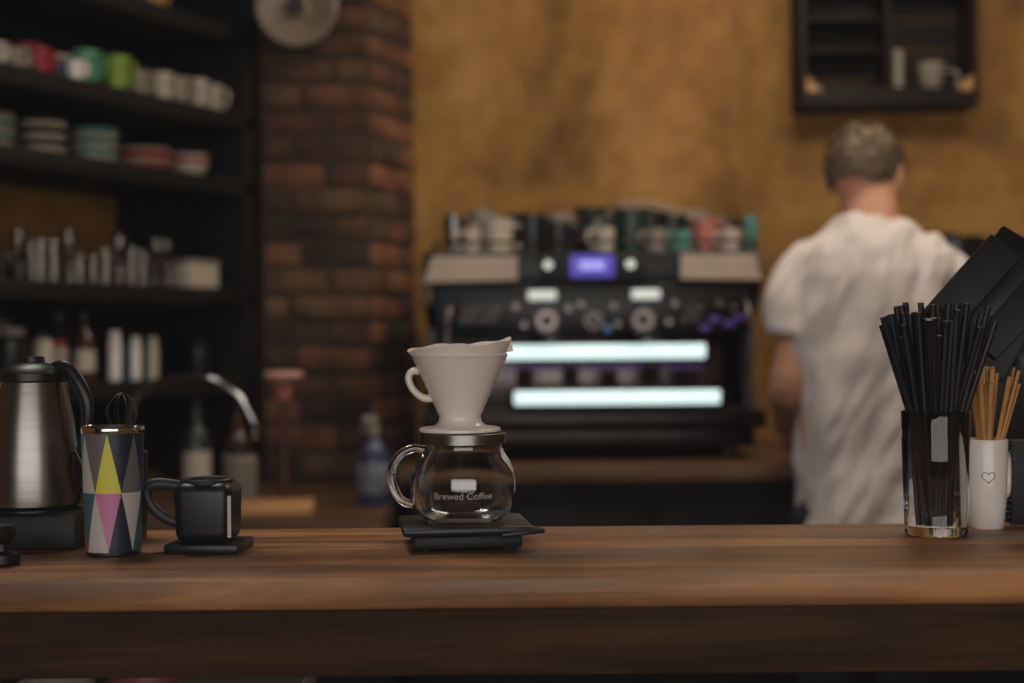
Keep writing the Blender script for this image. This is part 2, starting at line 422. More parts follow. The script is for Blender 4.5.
for i in range(38):
    a=random.uniform(0,2*pi); rr=random.uniform(.1,1); 
    bot=Vector((-.5*rr*cos(a)*.014,-.5*rr*sin(a)*.014,.006)); rim=Vector((rr*.0185*cos(a),rr*.0185*sin(a),.092)); d=(rim-bot).normalized()
    if d.x<-.12: d.x*=.6
    L=random.uniform(.145,.168)
    b.tube([bot,bot+d*L],.0026,stir,6,flat=.55,up=(cos(a+1.5),sin(a+1.5),0))
b.obj('stirrers',parent=sg,weld=False)
b=MB(); b.box((.034,0,.045),(.06,.010,.09),blackm,.001); b.box((.034,0,.045),(.0585,.0075,.088),nap,.0)
pts=[]
for i in range(14*10): a=2*pi*i/10; pts.append((.003+.005*cos(a),.006*sin(a),.004+.0058*i/10))
b.tube(pts,.0012,darkg,6); b.obj('spiral_notebook',(.528,1.524,ZC))
# ------------------------------------------------------------ till display
b=MB()
b.box((.62,1.49,ZC+.005),(.085,.07,.01),blackm,.003)
b.tube([(.62,1.50,ZC+.01),(.62,1.50,ZC+.14),(.605,1.51,ZC+.20)],.010,blackm,12,5)
b.box((.488,1.522,ZC+.252),(.125,.012,.040),blackm,.002,(radians(-20),radians(-47),radians(6)))
b.box((.522,1.545,ZC+.262),(.115,.014,.055),blackp,.003,(radians(-30),radians(-50),radians(4)))
b.box((.545,1.526,ZC+.232),(.125,.012,.044),blackm,.002,(radians(-24),radians(-42),radians(8)))
b.box((.513,1.514,ZC+.234),(.080,.005,.013),darkg,.001,(radians(-20),radians(-47),radians(6)))  # grey strip imitates the highlight streak along the black plate
b.box((.582,1.532,ZC+.235),(.11,.012,.11),blackp,.003,(radians(-32),radians(-40),radians(4)))
b.box((.524,1.524,ZC+.202),(.09,.010,.05),blackm,.003,(radians(-20),radians(-60),radians(4)))
b.obj('till_display')

# ------------------------------------------------------------ shelving (left)
UX=Vector((.46,.888,0)); UN=Vector((-.888,.46,0)); O=Vector((-1.134,3.15,0)); ANG=math.atan2(.888,.46)
def SL(s,t,z): p=O+UX*s+UN*t; return (p.x,p.y,z)
levels=[2.12,1.883,1.70,1.40,1.16]
b=MB()
for z in levels: b.box((.0,.16,z-.0225),(1.84,.32,.045),wdark,.003)
for s in (-.9,0-.25,.90): b.box((s,.16,1.62),(.045,.32,1.50),wdark,.003)
b.box((.0,.322,1.99),(1.84,.012,.60),wdark); b.box((0,.322,1.14),(1.84,.012,.50),wdark)
b.box((.82,.322,1.55),(.20,.012,.40),wdark)
b.box((0,.16,2.38),(1.84,.32,.03),wdark)
b.box((-.25+0,.16,.435),(.045,.32,.87),wdark,.003); b.box((-.9,.16,.435),(.045,.32,.87),wdark,.003)
o=b.obj('shelving_unit',(O.x,O.y,0),(0,0,ANG))

def mug(name,loc,r,h,mat,handle=0,hr=None,taper=.85,inner=None):
    b=MB(); b.lathe([(0,0),(r*taper*.9,0),(r*taper,.002),(r,h),(r-.001,h+.001),(r-.003,h-.001),(r*taper-.003,.005),(0,.005)],mat,seg=28)
    if handle is not None:
        c,s_=cos(handle),sin(handle)
        b.tube([(r*.93*c,r*.93*s_,h*.82),((r+h*.3)*c,(r+h*.3)*s_,h*.78),((r+h*.36)*c,(r+h*.36)*s_,h*.5),((r+h*.22)*c,(r+h*.22)*s_,h*.25),(r*.9*c,r*.9*s_,h*.22)],.0045,mat,8,5)
    return b.obj(name,loc)
gw=M('grey_white_ceramic',(140,128,116),.35); ow=M('offwhite_ceramic',(188,174,158),.35); dk=M('dark_ceramic',(30,30,31),.3); dgreen=M('dark_green_ceramic',(38,54,48),.3)
lg=M('lime_glaze',(132,160,60),.35); gg=M('leaf_glaze',(84,150,106),.35); navy=M('navy_glaze',(46,64,90),.35); must=M('mustard_glaze',(180,134,60),.4)
Bz=levels[1]
row=[(-.03,ow,.032,.06),(.05,ow,.032,.06),(.13,ow,.034,.062),(.20,gw,.032,.06),(.275,redm,.026,.075),(.34,navy,.022,.06),(.425,gg,.036,.095),(.533,lg,.034,.10),(.615,gw,.032,.075),(.70,ow,.032,.085),(.775,gw,.030,.085),(.845,ow,.033,.09),(.91,ow,.030,.085)]
for s,m,r,h in row: mug('coffee_mug',SL(s-.05,.10,Bz),r,h,m,handle=-.6)
for i,s in enumerate((-.55,-.45,-.35,-.17,-.08,.02,.10,.20,.30,.40,.50,.60,.70,.78)): mug('coffee_mug',SL(s,.22,Bz),.034,[.10,.09,.11][i%3],[gw,redm,ow,teal,pink,gw,must][i%7],handle=-1)
mug('coffee_mug',SL(.29,.05,Bz),.024,.05,white,handle=-.6)
for s,m in [(.30,gw),(.42,ow),(.52,gw),(.62,must)]: mug('coffee_mug',SL(s,.10,levels[0]),.034,.08,m,handle=-.6)
def stack(name,loc,r,n,mats,dz=.008,bowl=0):
    b=MB()
    for i in range(n):
        z=i*dz; q=r*random.uniform(.96,1.02)
        if bowl: b.lathe([(0,z),(q*.4,z),(q*.75,z+.015),(q,z+.042),(q*.97,z+.042),(q*.7,z+.018),(0,z+.004)],mats[i%len(mats)],seg=32)
        else: b.lathe([(0,z),(q*.55,z),(q*.95,z+dz*1.1),(q,z+dz*1.3),(q*.97,z+dz*1.5),(q*.6,z+dz*.8),(0,z+dz*.8)],mats[i%len(mats)],seg=32)
    return b.obj(name,loc)
Cz=levels[2]
stack('plate_stack',SL(.09,.12,Cz),.055,8,[ow,gw,teal],.010); stack('plate_stack',SL(.245,.12,Cz),.06,6,[ow,dk],.015)
stack('plate_stack',SL(.42,.12,Cz),.062,6,[ow,teal],.014); stack('plate_stack',SL(.60,.12,Cz),.078,5,[redm,ow,pink],.011)
stack('bowl_stack',SL(.77,.12,Cz),.062,3,[ow,redm],.012,1); stack('plate_stack',SL(-.07,.12,Cz),.06,9,[ow,teal])
stack('bowl_stack',SL(.33,.235,Cz),.055,5,[gw,ow],.013,1); stack('bowl_stack',SL(.52,.24,Cz),.055,4,[must,gw],.013,1); stack('bowl_stack',SL(.69,.24,Cz),.055,4,[teal,ow],.013,1)
Dz=levels[3]
cg=M('clear_glass_plain',(225,220,210),.04,trans=1,var=.01,spec=.4)
b=MB()
for i in range(17):
    s=-.04+i*.044+random.uniform(-.006,.006)
    if .08<s<.14 or s>.66: continue
    for t in (.06,.13):
        h=random.choice([.07,.09,.10,.13]); r=random.uniform(.019,.022)
        p=SL(s,t,Dz)
        if h>.12:
            b.lathe([(0,0),(r*.9,0),(r*.9,.002),(.004,.005),(.003,h*.4),(r*.7,h*.5),(r,h*.72),(r*.85,h),(r*.82,h),(r*.95,h*.72),(r*.6,h*.52),(0,h*.46)],cg,p,seg=20)
        else: b.lathe([(0,0),(r*.8,0),(r,h),(r-.0015,h),(r*.8-.0015,.006),(0,.006)],cg,p,seg=20)
b.obj('drinking_glasses',weld=False)
b=MB(); b.box((0,0,.035),(.12,.08,.07),ow,.006); b.box((0,0,.0725),(.125,.085,.012),gw,.004); b.obj('ceramic_canister',SL(.76,.09,Dz),(0,0,ANG))
b=MB(); b.box((0,0,.035),(.26,.06,.07),dk,.006); b.box((0,0,.0725),(.264,.064,.008),darkg,.002); b.obj('black_canister',SL(.35,.25,Dz),(0,0,ANG))
Ez=levels[4]
amber=M('amber_glass',(70,40,20),.15,var=.2)
def jar(name,loc,r,h,body,lidm):
    b=MB(); b.lathe([(0,0),(r*.95,0),(r,.004),(r,h*.78),(r*.75,h*.86),(r*.75,h*.9)],body,seg=28); b.lathe([(r*.8,h*.88),(r*.82,h*.89),(r*.82,h),(0,h)],lidm,seg=28); b.lathe([(r*.8,h*.88),(0,h*.88)],lidm,seg=28); return b.obj(name,loc)
def bottle(name,loc,r,h,body,lidm):
    b=MB(); b.lathe([(0,0),(r*.95,0),(r,.004),(r,h*.55),(r*.8,h*.66),(r*.35,h*.76),(r*.33,h*.92)],body,seg=28); b.lathe([(r*.38,h*.90),(r*.40,h),(0,h)],lidm,seg=20)
    b.lathe([(r*1.01,h*.15),(r*1.015,h*.16),(r*1.015,h*.45),(r*1.01,h*.46)],ow,seg=28); return b.obj(name,loc)
for s,r,h,m,l in [(.12,.035,.13,dk,gw),(.215,.024,.12,ow,blackp),(.265,.022,.10,gw,redm),(.455,.017,.125,white,white),(.53,.015,.11,white,white),(.595,.015,.11,ow,ow),(.78,.03,.1,dk,blackp)]:
    jar('storage_jar',SL(s,.09,Ez),r,h,m,l)
for s,r,h,m,l in [(.02,.028,.17,amber,blackp),(-.08,.028,.18,dgreen,must),(.35,.026,.17,amber,blackp)]: bottle('syrup_bottle',SL(s,.09,Ez),r,h,m,l)
jar('storage_jar',SL(.40,.22,Ez),.04,.17,dk,blackp); jar('storage_jar',SL(.2,.23,Ez),.045,.17,gw,blackp); jar('storage_jar',SL(.05,.23,Ez),.045,.16,pink,blackp)

# ------------------------------------------------------------ round wall lamp
b=MB()
b.lathe([(0,.0),(.03,.0),(.032,.03),(.034,.05),(.075,.075),(.108,.085),(.112,.092),(.106,.096),(.07,.083),(.034,.070),(.030,.072),(.028,.085),(.018,.092),(0,.094)],M('aged_white_metal',(134,120,104),.4,var=.2),rot=(radians(90),0,0),seg=48)
b.cyl((0,-.088,0),.024,.012,dsteel,(radians(90),0,0))
b.obj('round_lamp',(-.575,3.937,2.165))

# ------------------------------------------------------------ wall crate
b=MB()
W=.51; Dp=.14; HH=.37; t=.018
b.box((0,-Dp/2,t/2),(W,Dp,t),wcrate,.002); b.box((0,-Dp/2,HH-t/2),(W,Dp,t),wcrate,.002)
for sx in (-1,1):
    b.box((sx*(W/2-t/2),-Dp/2,HH/2),(t,Dp,HH-2*t),wcrate,.002)
for i in range(4): b.box((0,-.006,.055+i*.087),(W-2*t,.010,.080),wcrate,.002)
b.box((0,-Dp+.008,.030),(W-2*t,.012,.045),wcrate,.002)
for z in (.16,.25): b.box((-.13,-Dp/2,z),(W/2-.03,Dp-.03,.010),wcrate,.001)
b.box((.0,-Dp/2,HH/2),(.012,Dp-.02,HH-2*t),wcrate,.001)
for sx in (-1,1):
    T=Matrix.Translation((sx*(W/2-t),-Dp+.03,t+.024)) @ Euler((radians(90),0,0)).to_matrix().to_4x4()
    b.prism([(0,0),(-sx*.045,0),(0,.045)][::(1 if sx<0 else -1)],0,.03,wlight,T)
b.obj('crate_shelf',(1.085,4.199,1.915))
b=MB(); b.lathe([(0,0),(.014,0),(.016,.15),(.0145,.15),(.013,.005),(0,.005)],gw,seg=20); b.obj('display_glass',(1.125,4.12,1.9335))
mug('display_cup',(1.220,4.12,1.9335),.042,.11,gw,handle=0,taper=.5)

# ------------------------------------------------------------ back counter
ZB=.955
b=MB()
b.box((1.2,3.78,ZB-.02),(2.96,.82,.04),wwork,.004)
b.box((1.2,3.80,.4675),(2.90,.74,.895),wdark)
for i in range(5): b.box((.05+i*.58,3.424,.46),(.55,.015,.80),wdark,.004)
b.obj('back_counter')
b=MB()
b.prism([(-1.47,3.1),(-.285,3.1),(-.285,3.94),(-1.09,3.94)],.83,.87,wwork)
b.prism([(-1.42,3.14),(-.29,3.14),(-.29,3.92),(-1.07,3.92)],0.02,.83,wdark)
for i in range(2): b.box((-1.09+i*.53,3.133,.42),(.50,.014,.76),wdark,.004)
b.obj('sink_counter')

# ------------------------------------------------------------ espresso machine
b=MB()
led=M('white_led_bar',(210,235,235),.4,emis=.9,ecol=(222,246,246)); disp=M('violet_display',(80,72,170),.3,emis=.6); pglint=M('purple_glint',(80,54,130),.3,emis=.3)  # the purple glow imitates glints and reflections on the steel
lamp=M('button_light',(205,215,205),.3,emis=.6)
b.box((.0,.27,.055),(.80,.50,.05),dsteel,.006); b.box((.0,.20,.10),(.84,.48,.045),dsteel,.008)
for i in range(30): b.box((-.34+i*.0235,.11,.125),(.012,.22,.006),mchrome,.0015)
for sx in (-.34,.34):
    for y in (.08,.44): b.cyl((sx,y,0),.022,.032,blackp)
b.box((0,.37,.27),(.78,.24,.31),dsteel,.008)
b.box((0,.245,.20),(.70,.012,.16),mchrome,.002)
for sx in (-1,1):
    T=Matrix(((0,0,1,sx*.405-.012),(1,0,0,0),(0,1,0,0),(0,0,0,1)))
    b.prism([(.02,.10),(.50,.03),(.50,.50),(.04,.52),(-.01,.47),(.03,.40),(.17,.33),(.17,.18)],0,.024,darkg if sx>0 else blackp,T)
b.box((0,.26,.475),(.80,.50,.085),blackp,.012)
b.box((0,.06,.375),(.78,.12,.125),blackp,.010)
for sx,w in ((-.30,.23),(.315,.20)):
    T=Matrix.Translation((sx,-.004,.475)) @ Euler((radians(90),0,0)).to_matrix().to_4x4()
    s_=1 if sx<0 else -1
    poly=[(-w/2*s_,-.034),(w/2*s_,-.030),(w/2*s_,.030),(-w/2*s_+.02*s_,.030)]
    b.prism(poly if s_>0 else poly[::-1],-.006,.012,cream,T)
b.ell((-.405,.06,.445),(.022,.05,.06),cream)
b.box((.0,-.002,.478),(.26,.02,.07),blackm,.004)
b.box((-.002,-.0135,.478),(.108,.004,.056),disp,.001)
b.box((-.002,-.0158,.480),(.060,.001,.022),M('display_digits',(150,150,230),.3,emis=.8),.0003)
for x in (-.110,.092): b.cyl((x,-.010,.482),.011,.006,lamp,(radians(90),0,0))
for x in (-.125,.13): b.box((x,-.004,.408),(.070,.008,.024),lamp,.003)
for x in (-.115,.12):
    b.cyl((x,.02,.345),.034,.05,dsteel,(radians(90),0,0))
    b.cyl((x,-.03,.345),.026,.012,mchrome,(radians(90),0,0)); b.cyl((x,-.042,.345),.014,.008,blackp,(radians(90),0,0))
    b.cyl((x,.06,.28),.034,.05,dsteel); b.cyl((x,.06,.262),.036,.018,dsteel)
    b.tube([(x,.03,.296),(x+.01,-.03,.300),(x+.02,-.09,.304)],[.009,.011,.012],blackp,14,4)
for x in (-.30,-.25,.24): b.cyl((x,0,.36),.024,.03,dsteel,(radians(90),0,0)); b.cyl((x,-.03,.36),.018,.022,blackp,(radians(90),0,0)); b.tube([(x-.026,-.045,.34),(x+.026,-.045,.38)],.005,mchrome)
for x,z in [(-.19,.38),(-.17,.335),(-.06,.375),(-.03,.385),(.05,.38),(.06,.335),(.185,.34),(.20,.385),(.31,.385),(.345,.375)]:
    b.cyl((x,-.002,z),.008,.012,mchrome,(radians(90),0,0),seg=20)
b.lathe([(0,0),(.018,0),(.019,.004),(.017,.008),(0,.008)],darkg,(-.0,-.003,.345),(radians(90),0,0),seg=28); b.lathe([(.017,.006),(.021,.006),(.021,.011),(.017,.011),(.017,.006)],mchrome,(-.0,-.003,.345),(radians(90),0,0),seg=28)
b.box((0,-.0125,.349),(.002,.001,.018),white,0,(0,.6,0))
b.box((.025,-.006,.268),(.50,.014,.036),led,.004)
b.box((.054,-.050,.157),(.50,.014,.034),led,.004)
b.box((.054,-.035,.155),(.54,.02,.052),dsteel,.004)
b.box((.025,.006,.268),(.54,.014,.052),dsteel,.004)
for x,z in [(.275,.325),(.30,.345),(.335,.335),(.36,.35)]: b.box((x,-.002,z),(.024,.004,.014),pglint,.001)  # glowing chips added in place of purple glints
b.box((.035,-.003,.325),(.014,.004,.014),M('cyan_led',(80,120,170),.3,emis=.35),.001)
b.box((.0,.236,.225),(.60,.004,.010),pglint)  # glowing strip imitates a purple reflection on the backsplash
for k,(x,z) in enumerate([(-.17,.205),(-.05,.21),(.05,.20),(.16,.21),(.25,.20)]): b.cyl((x,.15,z-.03),.02,.05,dsteel); b.tube([(x,.14,z),(x,.05,z-.01)],.007,dsteel)
for sx in (-.35,.37):
    b.tube([(sx,.02,.41),(sx,-.05,.38),(sx*1.02,-.075,.30),(sx*1.0,-.06,.17),(sx*.97,-.05,.13)],.006,mchrome,10,6)
b.tube([(-.39,.02,.54),(.40,.02,.54),(.40,.49,.54),(-.39,.49,.54)],.004,dsteel,8,closed=True)
for x in (-.39,-.13,.13,.40):
    for y in (.02,.49): b.tube([(x,y,.515),(x,y,.54)],.004,dsteel,8)
b.obj('espresso_machine',(.200,3.5,ZB))
TZ=ZB+.5185
MX=[('steel_jug',-.146,3.66,.026,.10,steel),('coffee_mug',-.035,3.65,.042,.09,ow),('coffee_mug',.055,3.67,.04,.10,dk),('coffee_mug',.13,3.86,.04,.12,gw),
    ('coffee_mug',.12,3.60,.034,.075,dk),('coffee_mug',.31,3.67,.050,.11,dgreen),('coffee_mug',.415,3.67,.042,.095,dk),('coffee_mug',.495,3.64,.034,.085,pink),('coffee_mug',.565,3.70,.034,.085,dk),('coffee_mug',-.08,3.85,.04,.13,gw),('coffee_mug',.02,3.86,.04,.12,dk),('coffee_mug',.40,3.92,.045,.12,dgreen),('coffee_mug',.50,3.86,.045,.125,gw),
    ('coffee_mug',-.10,3.58,.022,.06,ow),('coffee_mug',.235,3.575,.026,.06,ow),('coffee_mug',.365,3.575,.028,.055,gw),('coffee_mug',.43,3.57,.024,.05,teal),('coffee_mug',.555,3.60,.026,.055,ow),('coffee_mug',.22,3.90,.045,.14,dgreen),('coffee_mug',.30,3.92,.035,.13,ow)]
for n,x,y,r,h,m in MX: mug(n,(x,y,TZ),r,h,m,handle=random.choice([0,-.5,pi+.4]))
b=MB(); b.lathe([(0,0),(.050,0),(.056,.01),(.058,.06),(.046,.09),(.036,.098),(.032,.102),(.012,.108),(.010,.12),(0,.122)],dk,seg=32)
b.tube([(.045,0,.04),(.07,0,.06),(.08,0,.09)],[.012,.008,.005],dk,10,5); b.tube([(-.045,0,.075),(-.075,0,.07),(-.078,0,.04),(-.05,0,.02)],.006,dk,8,5); b.obj('teapot',(.215,3.72,TZ),(0,0,radians(20)))
cloth=M('beige_cloth',(160,138,114),.85,var=.2)
def wav(p): p.z+=.006*noise.noise(Vector((p.x*20,p.y*20,0))); return p
b=MB()
for i in range(2):
    R=[]
    for k in range(16):
        x=-.10+.2*k/15; R.append([wav(Vector((x,y,.0+i*.012+dz)))+Vector((0,0,-.9*max(0,x+.02)**1.5)) for (y,dz) in ((-.05,.001),(0,0),(.05,.001),(.052,.005),(.05,.010),(0,.011),(-.05,.010),(-.052,.005))])
    b.rings(R,cloth)
b.obj('folded_towel',(.38,3.79,TZ+.122))
mug('coffee_mug',(.325,3.79,TZ),.03,.116,dgreen,handle=None)
mug('coffee_mug',(.604,3.585,TZ),.018,.085,teal,handle=None)

def grinder(name,loc,lidm):
    b=MB()
    b.box((0,0,.02),(.19,.30,.04),blackp,.01); b.box((0,.03,.20),(.16,.20,.33),blackp,.02); b.box((0,-.06,.31),(.14,.12,.12),dsteel,.015)
    b.cyl((0,-.09,.20),.03,.06,blackp); b.tube([(-.03,-.09,.19),(-.03,-.15,.18),(.03,-.15,.18),(.03,-.09,.19)],.005,chrome,8)
    b.lathe([(.045,.36),(.05,.37),(.085,.45),(.088,.54),(.083,.54),(.08,.45),(.045,.375),(.045,.36)],M('smoke_plastic',(30,27,26),.15),seg=36)
    b.cyl((0,0,.54),.09,.02,lidm); b.cyl((0,0,.558),.02,.015,lidm)
    return b.obj(name,loc)
grinder('coffee_grinder',(1.17,3.78,ZB),blackp); grinder('coffee_grinder',(1.40,3.78,ZB),redm)
b=MB(); b.box((0,0,.11),(.18,.14,.22),blackm,.01); b.box((0,-.072,.13),(.14,.006,.10),darkg,.002); b.obj('knock_box',(1.13,3.46,ZB))

# tap: slim swan-neck
b=MB()
b.cyl((0,0,0),.026,.012,dsteel); b.cyl((0,0,.01),.014,.06,mchrome)
b.tube([(0,0,.06),(0,0,.20),(.03,0,.275),(.10,-.005,.305),(.19,-.015,.302),(.255,-.02,.262),(.29,-.02,.20)],[.007]*7,chrome,12,7)
b.cyl((.29,-.02,.165),.013,.04,chrome); b.tube([(0,-.01,.05),(0,-.05,.075)],.005,chrome)
b.obj('sink_tap',(-.875,3.24,.87))
b=MB(); b.lathe([(0,0),(.035,0),(.038,.004),(.038,.11),(.030,.135),(.014,.155),(.014,.165),(0,.165)],M('blue_liquid_bottle',(52,62,90),.25,var=.3,scale=25),seg=32)
b.lathe([(.0385,.03),(.039,.031),(.039,.10),(.0385,.101)],M('bottle_label',(110,112,122),.5,var=.5,scale=40),seg=32)
b.cyl((0,0,.163),.014,.025,gw); b.box((-.008,0,.20),(.035,.016,.020),gw,.004); b.tube([(-.02,0,.19),(-.025,0,.168)],.003,gw); b.obj('spray_bottle',(-.325,3.32,.87))
b=MB(); b.cyl((0,0,0),.045,.015,darkg); b.tube([(0,0,.014),(0,0,.27)],[.012,.009],M('red_brown',(70,40,34),.4),12)
b.lathe([(0,.282),(.02,.284),(.046,.300),(.048,.308),(.042,.314),(0,.316)],M('pinkish_dish',(196,150,136),.4),seg=32); b.lathe([(.014,.245),(.018,.25),(.022,.282),(.012,.282)],pink,seg=24)
b.obj('citrus_press',(-.54,3.36,.87))
b=MB(); b.box((0,0,.012),(.22,.16,.024),wlight,.004); b.obj('chopping_board',(-.56,3.20,.87),(0,0,.1))
bottle('syrup_bottle',(-.70,3.62,.87),.035,.22,amber,blackp); bottle('syrup_bottle',(-.80,3.60,.87),.035,.24,dgreen,dk)
jar('storage_jar',(-.66,3.45,.87),.04,.13,gw,dk)

# ------------------------------------------------------------ barista
bar=empty('barista',(.77,3.1,0))
off=Vector((.77,3.1,0))
skin=M('skin',(200,144,116),.5,var=.08,scale=20); shirtm=M('white_tshirt',(208,197,192),.85,var=.05,scale=10,bump=.15)
jeans=M('dark_jeans',(34,36,44),.8,var=.2,scale=60); shoe=M('shoe_leather',(30,26,24),.5); hairm=M('hair_brown',(108,90,70),.6,var=.45,scale=60)
def L_(p): return Vector(p)-off
def ering(c,a,b_,n=32,power=2.4):
    out=[]
    for k in range(n):
        t=2*pi*k/n; ct,st=cos(t),sin(t)
        x=a*math.copysign(abs(ct)**(2/power),ct); y=b_*math.copysign(abs(st)**(2/power),st)
        out.append(Vector((c[0]+x,c[1]+y,c[2])))
    return out
def remesh(o,vox,sm=6,fac=.5):
    r=o.modifiers.new('r','REMESH'); r.mode='VOXEL'; r.voxel_size=vox; r.use_smooth_shade=True
    s=o.modifiers.new('s','SMOOTH'); s.factor=fac; s.iterations=sm
HT_=Matrix.Translation(Vector((.786,3.155,1.600))-off) @ Euler((radians(-22),radians(-2),radians(-34))).to_matrix().to_4x4() @ Matrix.Scale(.97,4)
b=MB()
h=MB()
h.ell((0,-.012,.022),(.075,.093,.088),skin,seg=32); h.ell((0,.022,-.035),(.060,.066,.078),skin,seg=28); h.ell((0,.055,-.085),(.030,.028,.024),skin)
h.tube([(0,.085,.018),(0,.100,-.008),(0,.106,-.028),(0,.092,-.034)],[.008,.010,.013,.010],skin,12,4)
h.ell((0,.084,.026),(.05,.012,.010),skin)
h.ell((0,.086,-.056),(.024,.010,.0055),skin); h.ell((0,.085,-.065),(.021,.010,.006),skin)
for sx in (-1,1):
    h.ell((sx*.079,-.004,-.008),(.008,.019,.031),skin,rot=(radians(10),0,sx*radians(-22)))
    h.tube([(sx*.078,.008,-.03),(sx*.086,-.008,-.02),(sx*.090,-.020,.0),(sx*.087,-.014,.022),(sx*.079,.006,.02)],.0042,skin,8,4)
b.add(h.v,h.f,skin,HT_)
R=[]
for z,cx,cy,a,bb in [(.85,.75,3.09,.13,.09),(1.0,.75,3.09,.125,.09),(1.2,.76,3.09,.14,.095),(1.35,.77,3.09,.145,.09),(1.42,.775,3.09,.12,.075),(1.465,.782,3.095,.08,.060),(1.505,.786,3.105,.058,.056),(1.56,.789,3.125,.055,.057),(1.62,.789,3.145,.055,.060)]:
    R.append([L_(p) for p in ering((cx,cy,z),a,bb,28,2.1)])
b.rings(R,skin)
CL=(.705,3.43); CR=(.885,3.45)
def arm(sh,el,wr,C,Rr,phi0,sg,zh):
    b.tube([L_(sh),L_((Vector(sh)+Vector(el))/2),L_(el),L_(Vector(el)*.65+Vector(wr)*.35),L_(wr)],[.043,.043,.040,.039,.027],skin,18,5)
    P0=Vector((C[0]+(Rr+.017)*cos(phi0),C[1]+(Rr+.017)*sin(phi0),zh))
    W=Vector(wr)
    b.tube([L_(W),L_(W+(P0-W)*.35),L_(P0)],[.024,.034,.038],skin,16,4,flat=.42,up=(0,0,1))
    for i in range(4):
        z=zh+.029-i*.0193; n=7; ln=[1.9,2.15,2.05,1.65][i]*(.042/(Rr+.01))*.95
        pts=[]
        pts.append(L_(W+(P0-W)*.7+Vector((0,0,(z-zh)*.8))))
        for k in range(n):
            a=phi0+sg*(.05+ln*k/(n-1)); pts.append(L_((C[0]+(Rr+.0085)*cos(a),C[1]+(Rr+.0085)*sin(a),z-.003*k/(n-1))))
        rr=[.010]+[.0098,.0094,.0092,.0086,.0084,.0078,.0068]
        b.tube(pts,rr,skin,10,3); b.ell(pts[-1],(.0068,.0068,.0068),skin,seg=10)
    pts=[L_(W+(P0-W)*.35+Vector((0,0,.015)))]
    for k in range(5):
        a=phi0-sg*(.25+1.15*k/4); pts.append(L_((C[0]+(Rr+.010)*cos(a),C[1]+(Rr+.010)*sin(a),zh+.026+.012*k/4)))
    b.tube(pts,[.013,.012,.0112,.0105,.010,.008],skin,10,3); b.ell(pts[-1],(.008,.008,.008),skin,seg=10)
arm((.652,3.095,1.385),(.600,3.085,1.155),(.640,3.345,1.045),CL,.036,radians(195),-1,1.012)
arm((.912,3.095,1.385),(1.000,3.12,1.165),(.955,3.365,1.045),CR,.036,radians(-15),1,1.012)
o=b.obj('body',parent=bar); remesh(o,.0040,4)
p1=MB(); p1.lathe([(0,0),(.034,0),(.036,.003),(.036,.06),(.030,.085),(.033,.10),(.0315,.10),(.028,.085),(.033,.06),(.033,.005),(0,.005)],chrome,seg=36)
p1.tube([(.034,0,.08),(.062,0,.078),(.066,0,.05),(.055,0,.025),(.035,0,.02)],.004,chrome,8,5); p1.obj('milk_pitcher',(CL[0],CL[1],ZB),(0,0,.4))
p1=MB(); p1.lathe([(0,0),(.025,0),(.036,.03),(.036,.09),(.034,.09),(.033,.03),(.022,.005),(0,.005)],white,seg=36); p1.obj('coffee_cup',(CR[0],CR[1],ZB))
b=MB(); R=[]
for z,cx,cy,a,bb in [(.815,.750,3.085,.138,.118),(.83,.750,3.085,.139,.119),(.92,.750,3.085,.135,.117),(1.02,.750,3.085,.134,.116),(1.12,.755,3.085,.140,.116),(1.22,.762,3.085,.150,.118),(1.32,.770,3.085,.163,.120),(1.39,.776,3.087,.172,.116),(1.435,.781,3.09,.168,.102),(1.468,.783,3.094,.130,.088),(1.492,.784,3.100,.096,.076),(1.512,.786,3.106,.072,.068),(1.518,.786,3.108,.066,.065)]:
    R.append([L_(p) for p in ering((cx,cy,z),a,bb,48,2.4)])
b.rings(R,shirtm)
b.tube([L_((.69,3.095,1.420)),L_((.648,3.095,1.405)),L_((.616,3.088,1.335)),L_((.604,3.085,1.258))],[.060,.062,.060,.056],shirtm,28,6,up=(0,1,0))
b.tube([L_((.87,3.095,1.420)),L_((.915,3.095,1.405)),L_((.958,3.10,1.335)),L_((.978,3.108,1.258))],[.060,.062,.060,.057],shirtm,28,6,up=(0,1,0))
o=b.obj('tshirt',parent=bar); remesh(o,.008,6)
sub=o.modifiers.new('sub','SUBSURF'); sub.levels=1; sub.render_levels=1
tx=bpy.data.textures.new('folds','CLOUDS'); tx.noise_scale=.11; tx.noise_depth=2
em=empty('fold_frame'); em.parent=bar; em.scale=(.75,1,2.4); em.rotation_euler=(0,.35,0)
d=o.modifiers.new('d','DISPLACE'); d.texture=tx; d.texture_coords='OBJECT'; d.texture_coords_object=em; d.strength=.055; d.mid_level=.5
b=MB(); R=[]
for z,a,bb in [(1.0,.118,.085),(.95,.128,.10),(.88,.134,.106),(.80,.136,.108)]:
    R.append([L_(p) for p in ering((.755,3.09,z),a,bb,28,2.2)])
b.rings(R,jeans)
for x,fx in ((.685,.67),(.828,.85)):
    b.tube([L_((x,3.09,.88)),L_((x,3.09,.70)),L_((x*.5+fx*.5,3.10,.48)),L_((fx,3.085,.28)),L_((fx,3.08,.06))],[.085,.08,.062,.056,.052],jeans,20,6)
o=b.obj('trousers',parent=bar); remesh(o,.009,5)
b=MB()
for fx in (.67,.85):
    b.ell(L_((fx,3.13,.045)),(.046,.13,.045),shoe); b.box(L_((fx,3.13,.011)),(.088,.26,.022),shoe,.008); b.tube([L_((fx,3.08,.03)),L_((fx,3.08,.10))],.046,shoe,16)
o=b.obj('shoes',parent=bar)
b=MB(); h=MB(); ew=M('eye_white',(225,220,215),.2); iris=M('iris',(60,45,35),.2)
for sx in (-1,1):
    h.ell((sx*.031,.0755,.004),(.012,.012,.010),ew,seg=16)
b.add(h.v,h.f,ew,HT_); h=MB()
